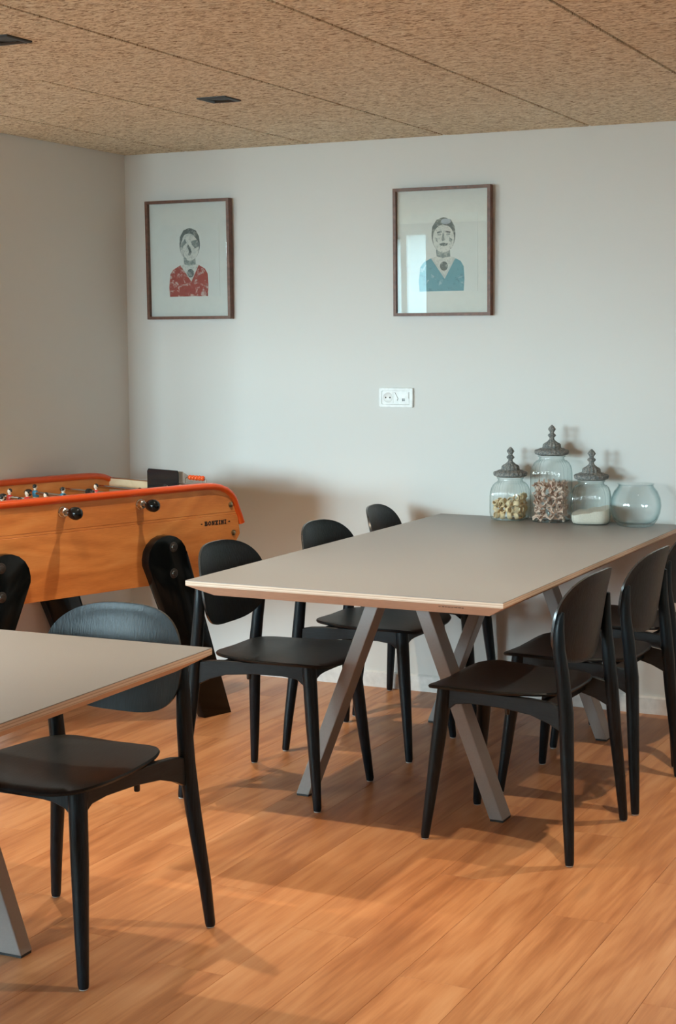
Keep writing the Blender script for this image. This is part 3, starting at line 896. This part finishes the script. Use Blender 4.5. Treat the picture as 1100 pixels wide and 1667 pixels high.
# ------------------------------------------------------------------ jars
def sup(a, n):
    c, s = abs(cos(a)), abs(sin(a)); return (c**n+s**n)**(-1/n)
def make_jar(label, X, Y, hw, hb, neck, rot, fill):
    """hw half width of square body, hb height where the neck starts"""
    t = thing('glass_jar', label, 'jar', (X, Y, TZ+.0005), rot, 'lidded glass storage jars')
    n = 288
    prof = [(.80, 0, 3.5, 0), (.93, .003, 4, 0), (.985, .012, 4.4, .4), (1.0, .03, 4.6, 1), (1.0, hb-.055, 4.6, 1), (.99, hb-.040, 4.3, 1), (.955, hb-.025, 3.7, 1),
            (.89, hb-.012, 3.0, .7), (.80, hb-.003, 2.4, .2)]
    rs = []
    for k, z, e, rib in prof:
        rs.append([(hw*k*sup(a, e)*cos(a)*(1+.022*rib*cos(36*a)), hw*k*sup(a, e)*sin(a)*(1+.022*rib*cos(36*a)), z) for a in [2*pi*i/n for i in range(n)]])
    for r, z in ((.0505, hb), (.0485, hb+.006), (.0485, hb+neck*.6), (.053, hb+neck*.7), (.053, hb+neck)):
        rs.append([(r*cos(2*pi*i/n), r*sin(2*pi*i/n), z) for i in range(n)])
    mb = MB(); mb.rings(rs, cap=False); mb.f.append(tuple(range(n))); mb.mi.append(0)
    obj('jar_body', mb.mesh('jar_body', JGLASS, 60), t)
    z = hb+neck+.0008
    def scal(k, amp): return lambda a, zz: 1+amp*cos(k*a)
    ld = MB()
    ld.lathe([(.050, z-.001), (.056, z+.001), (.064, z+.004), (.066, z+.009)], 72, cap=False)
    rs = []
    for r, dz, amp, k in ((.066, .009, .012, 24), (.0655, .015, .03, 24), (.061, .0195, .05, 24), (.055, .0215, .02, 24), (.050, .0225, .06, 18), (.044, .0255, .07, 18), (.0365, .0275, .03, 18),
                          (.0345, .031, .05, 14), (.0330, .040, .06, 14), (.0285, .046, .04, 14), (.0215, .049, .04, 14), (.0170, .053, .03, 14), (.0125, .058, .0, 14)):
        rs.append([(r*(1+amp*cos(k*2*pi*i/72))*cos(2*pi*i/72), r*(1+amp*cos(k*2*pi*i/72))*sin(2*pi*i/72), z+dz+.6*amp*.02*cos(k*2*pi*i/72)) for i in range(72)])
    ld.rings(rs)
    lid = obj('lid', ld.mesh('lid', ZINC, 40), t, label='ornate weathered grey metal lid')
    fz = z+.057
    def fm(a, zz): return 1+.08*cos(8*a)
    fi = MB().lathe([(.0115, fz), (.009, fz+.006), (.0085, fz+.011), (.013, fz+.015), (.0155, fz+.020), (.012, fz+.025), (.0075, fz+.028), (.0085, fz+.033), (.0125, fz+.039), (.0145, fz+.043),
                     (.0125, fz+.048), (.007, fz+.055), (.002, fz+.060)], 32, mod=fm)
    obj('finial', fi.mesh('finial', ZINC, 40), lid)
    return t
J1 = (-2.149, 5.972); J2 = (-1.980, 5.972); J3 = (-1.818, 5.966)
make_jar('squat glass jar with ornate grey lid holding golden curled pasta', *J1, .0695, .150, .018, 0, 1)
make_jar('tallest glass jar with ornate grey lid, full of pinkish twisted pasta', *J2, .071, .240, .018, 0, 2)
make_jar('squat glass jar with ornate grey lid holding fine white grains', *J3, .0735, .150, .018, rad(12), 3)
# bowl
bo = obj('fishbowl', MB().mesh('x', BGLASS), None, (-1.640, 5.955, TZ+.0005))
mb = MB()
outp = [(.060, 0), (.068, .004), (.083, .024), (.093, .050), (.0965, .078), (.093, .106), (.081, .133), (.068, .149), (.0655, .156), (.069, .160)]
inp = [(.0665, .160), (.063, .155), (.0655, .148), (.0785, .132), (.0905, .105), (.094, .078), (.0905, .051), (.0805, .026), (.060, .012), (.02, .010)]
mb.lathe(outp+inp, 64)
bo.data = mb.mesh('fishbowl', BGLASS, 60)
tag(bo, 'empty round clear glass fishbowl beside the white-grain jar', 'bowl')
# pasta
def curl_mesh():     # short piece of rolled ridged sheet, open on one side
    mb = MB(); rs = []
    n = 15
    for k in range(n):
        a = k/(n-1)*rad(305); R = .0095 + .0035*k/(n-1); w = .0085*(1-.25*abs(k/(n-1)-.5)); th = .0013
        u = Vector((cos(a), 0, sin(a))); y = Vector((0, 1, 0)); rip = .0006*cos(k*2.6)
        rs.append([u*(R+th+rip)-y*w, u*(R+th+rip+.0012), u*(R+th+rip)+y*w, u*(R-th+rip)+y*w, u*(R-th+rip+.0012), u*(R-th+rip)-y*w])
    mb.rings(rs); return mb.mesh('pasta_curl', PASTA1, 50)
def twist_mesh():    # folded frilly bow
    mb = MB(); n = 9; m = 7; vs = []; fs = []
    for side in (0, 1):
        for i in range(n):
            u = (i/(n-1)-.5)*2
            for j in range(m):
                v = (j/(m-1)-.5)*2
                pinch = .35+.65*abs(u)
                vs.append((u*.0175, v*.0130*pinch, .0052*sin(v*4.2+u*2)*(.4+abs(u)) + .004*cos(u*3.0) + side*.0016))
    for s in (0, 1):
        for i in range(n-1):
            for j in range(m-1):
                q = (s*n*m+i*m+j, s*n*m+i*m+j+1, s*n*m+(i+1)*m+j+1, s*n*m+(i+1)*m+j); fs.append(q if s else q[::-1])
    for i in range(n-1):
        for j in (0, m-1):
            a, b = i*m+j, (i+1)*m+j; fs.append((a, b, b+n*m, a+n*m))
    for j in range(m-1):
        for i in (0, n-1):
            a, b = i*m+j, i*m+j+1; fs.append((a, b, b+n*m, a+n*m))
    mb.add(vs, fs); return mb.mesh('pasta_bow', PASTA2, 50)
def fill(mesh, name, J, hw, nx, nz, dz, label, group, seed, topfun):
    rnd = random.Random(seed); st = 2*hw/nx
    for k in range(nz):
        for i in range(nx):
            for j in range(nx):
                x = -hw+st*(i+.5); y = -hw+st*(j+.5)
                if abs(x) > hw*.72 and abs(y) > hw*.72: x *= .9; y *= .9
                if 0 < i < nx-1 and 0 < j < nx-1 and k < nz-1: continue      # the hidden core
                z = .012+dz*(k+.5)-.004
                if z > topfun(x, y): continue
                o = obj(name, mesh, None, (J[0]+x+rnd.uniform(-.0012, .0012), J[1]+y+rnd.uniform(-.0012, .0012), TZ+z+rnd.uniform(-.0015, .0015)),
                        (rnd.uniform(0, 6.3), rnd.uniform(0, 6.3), rnd.uniform(0, 6.3)))
                tag(o, label, 'pasta', group)
fill(curl_mesh(), 'pasta_curl', J1, .0625, 4, 4, .0240, 'golden curled pasta piece inside the squat jar', 'golden pasta in the squat jar', 5, lambda x, y: .084+.30*x)
fill(twist_mesh(), 'pasta_bow', J2, .0645, 4, 6, .0245, 'pinkish striped pasta bow inside the tallest jar', 'pinkish pasta in the tallest jar', 9, lambda x, y: .146)
# grains
n = 64; hw = .0735; mb = MB(); rs = []
for k, z, e in ((.78, .002, 3.5), (.90, .004, 4), (.955, .014, 4.4), (.968, .03, 4.6), (.968, None, 4.6), (.80, None, 3.6), (.5, None, 2.6), (.2, None, 2)):
    ring = []
    for i in range(n):
        a = 2*pi*i/n; x, y = hw*k*sup(a, e)*cos(a), hw*k*sup(a, e)*sin(a)
        zz = z if z is not None else .050+.18*x+.05*y+.0015*sin(9*a+k*7)
        ring.append((x, y, zz))
    rs.append(ring)
mb.rings(rs)
g = obj('white_grains', mb.mesh('white_grains', RICE, 60), None, (J3[0], J3[1], TZ+.0008), (0, 0, rad(12)), kind='stuff')
tag(g, 'fine white grains filling the lower part of the third lidded jar', 'grains')
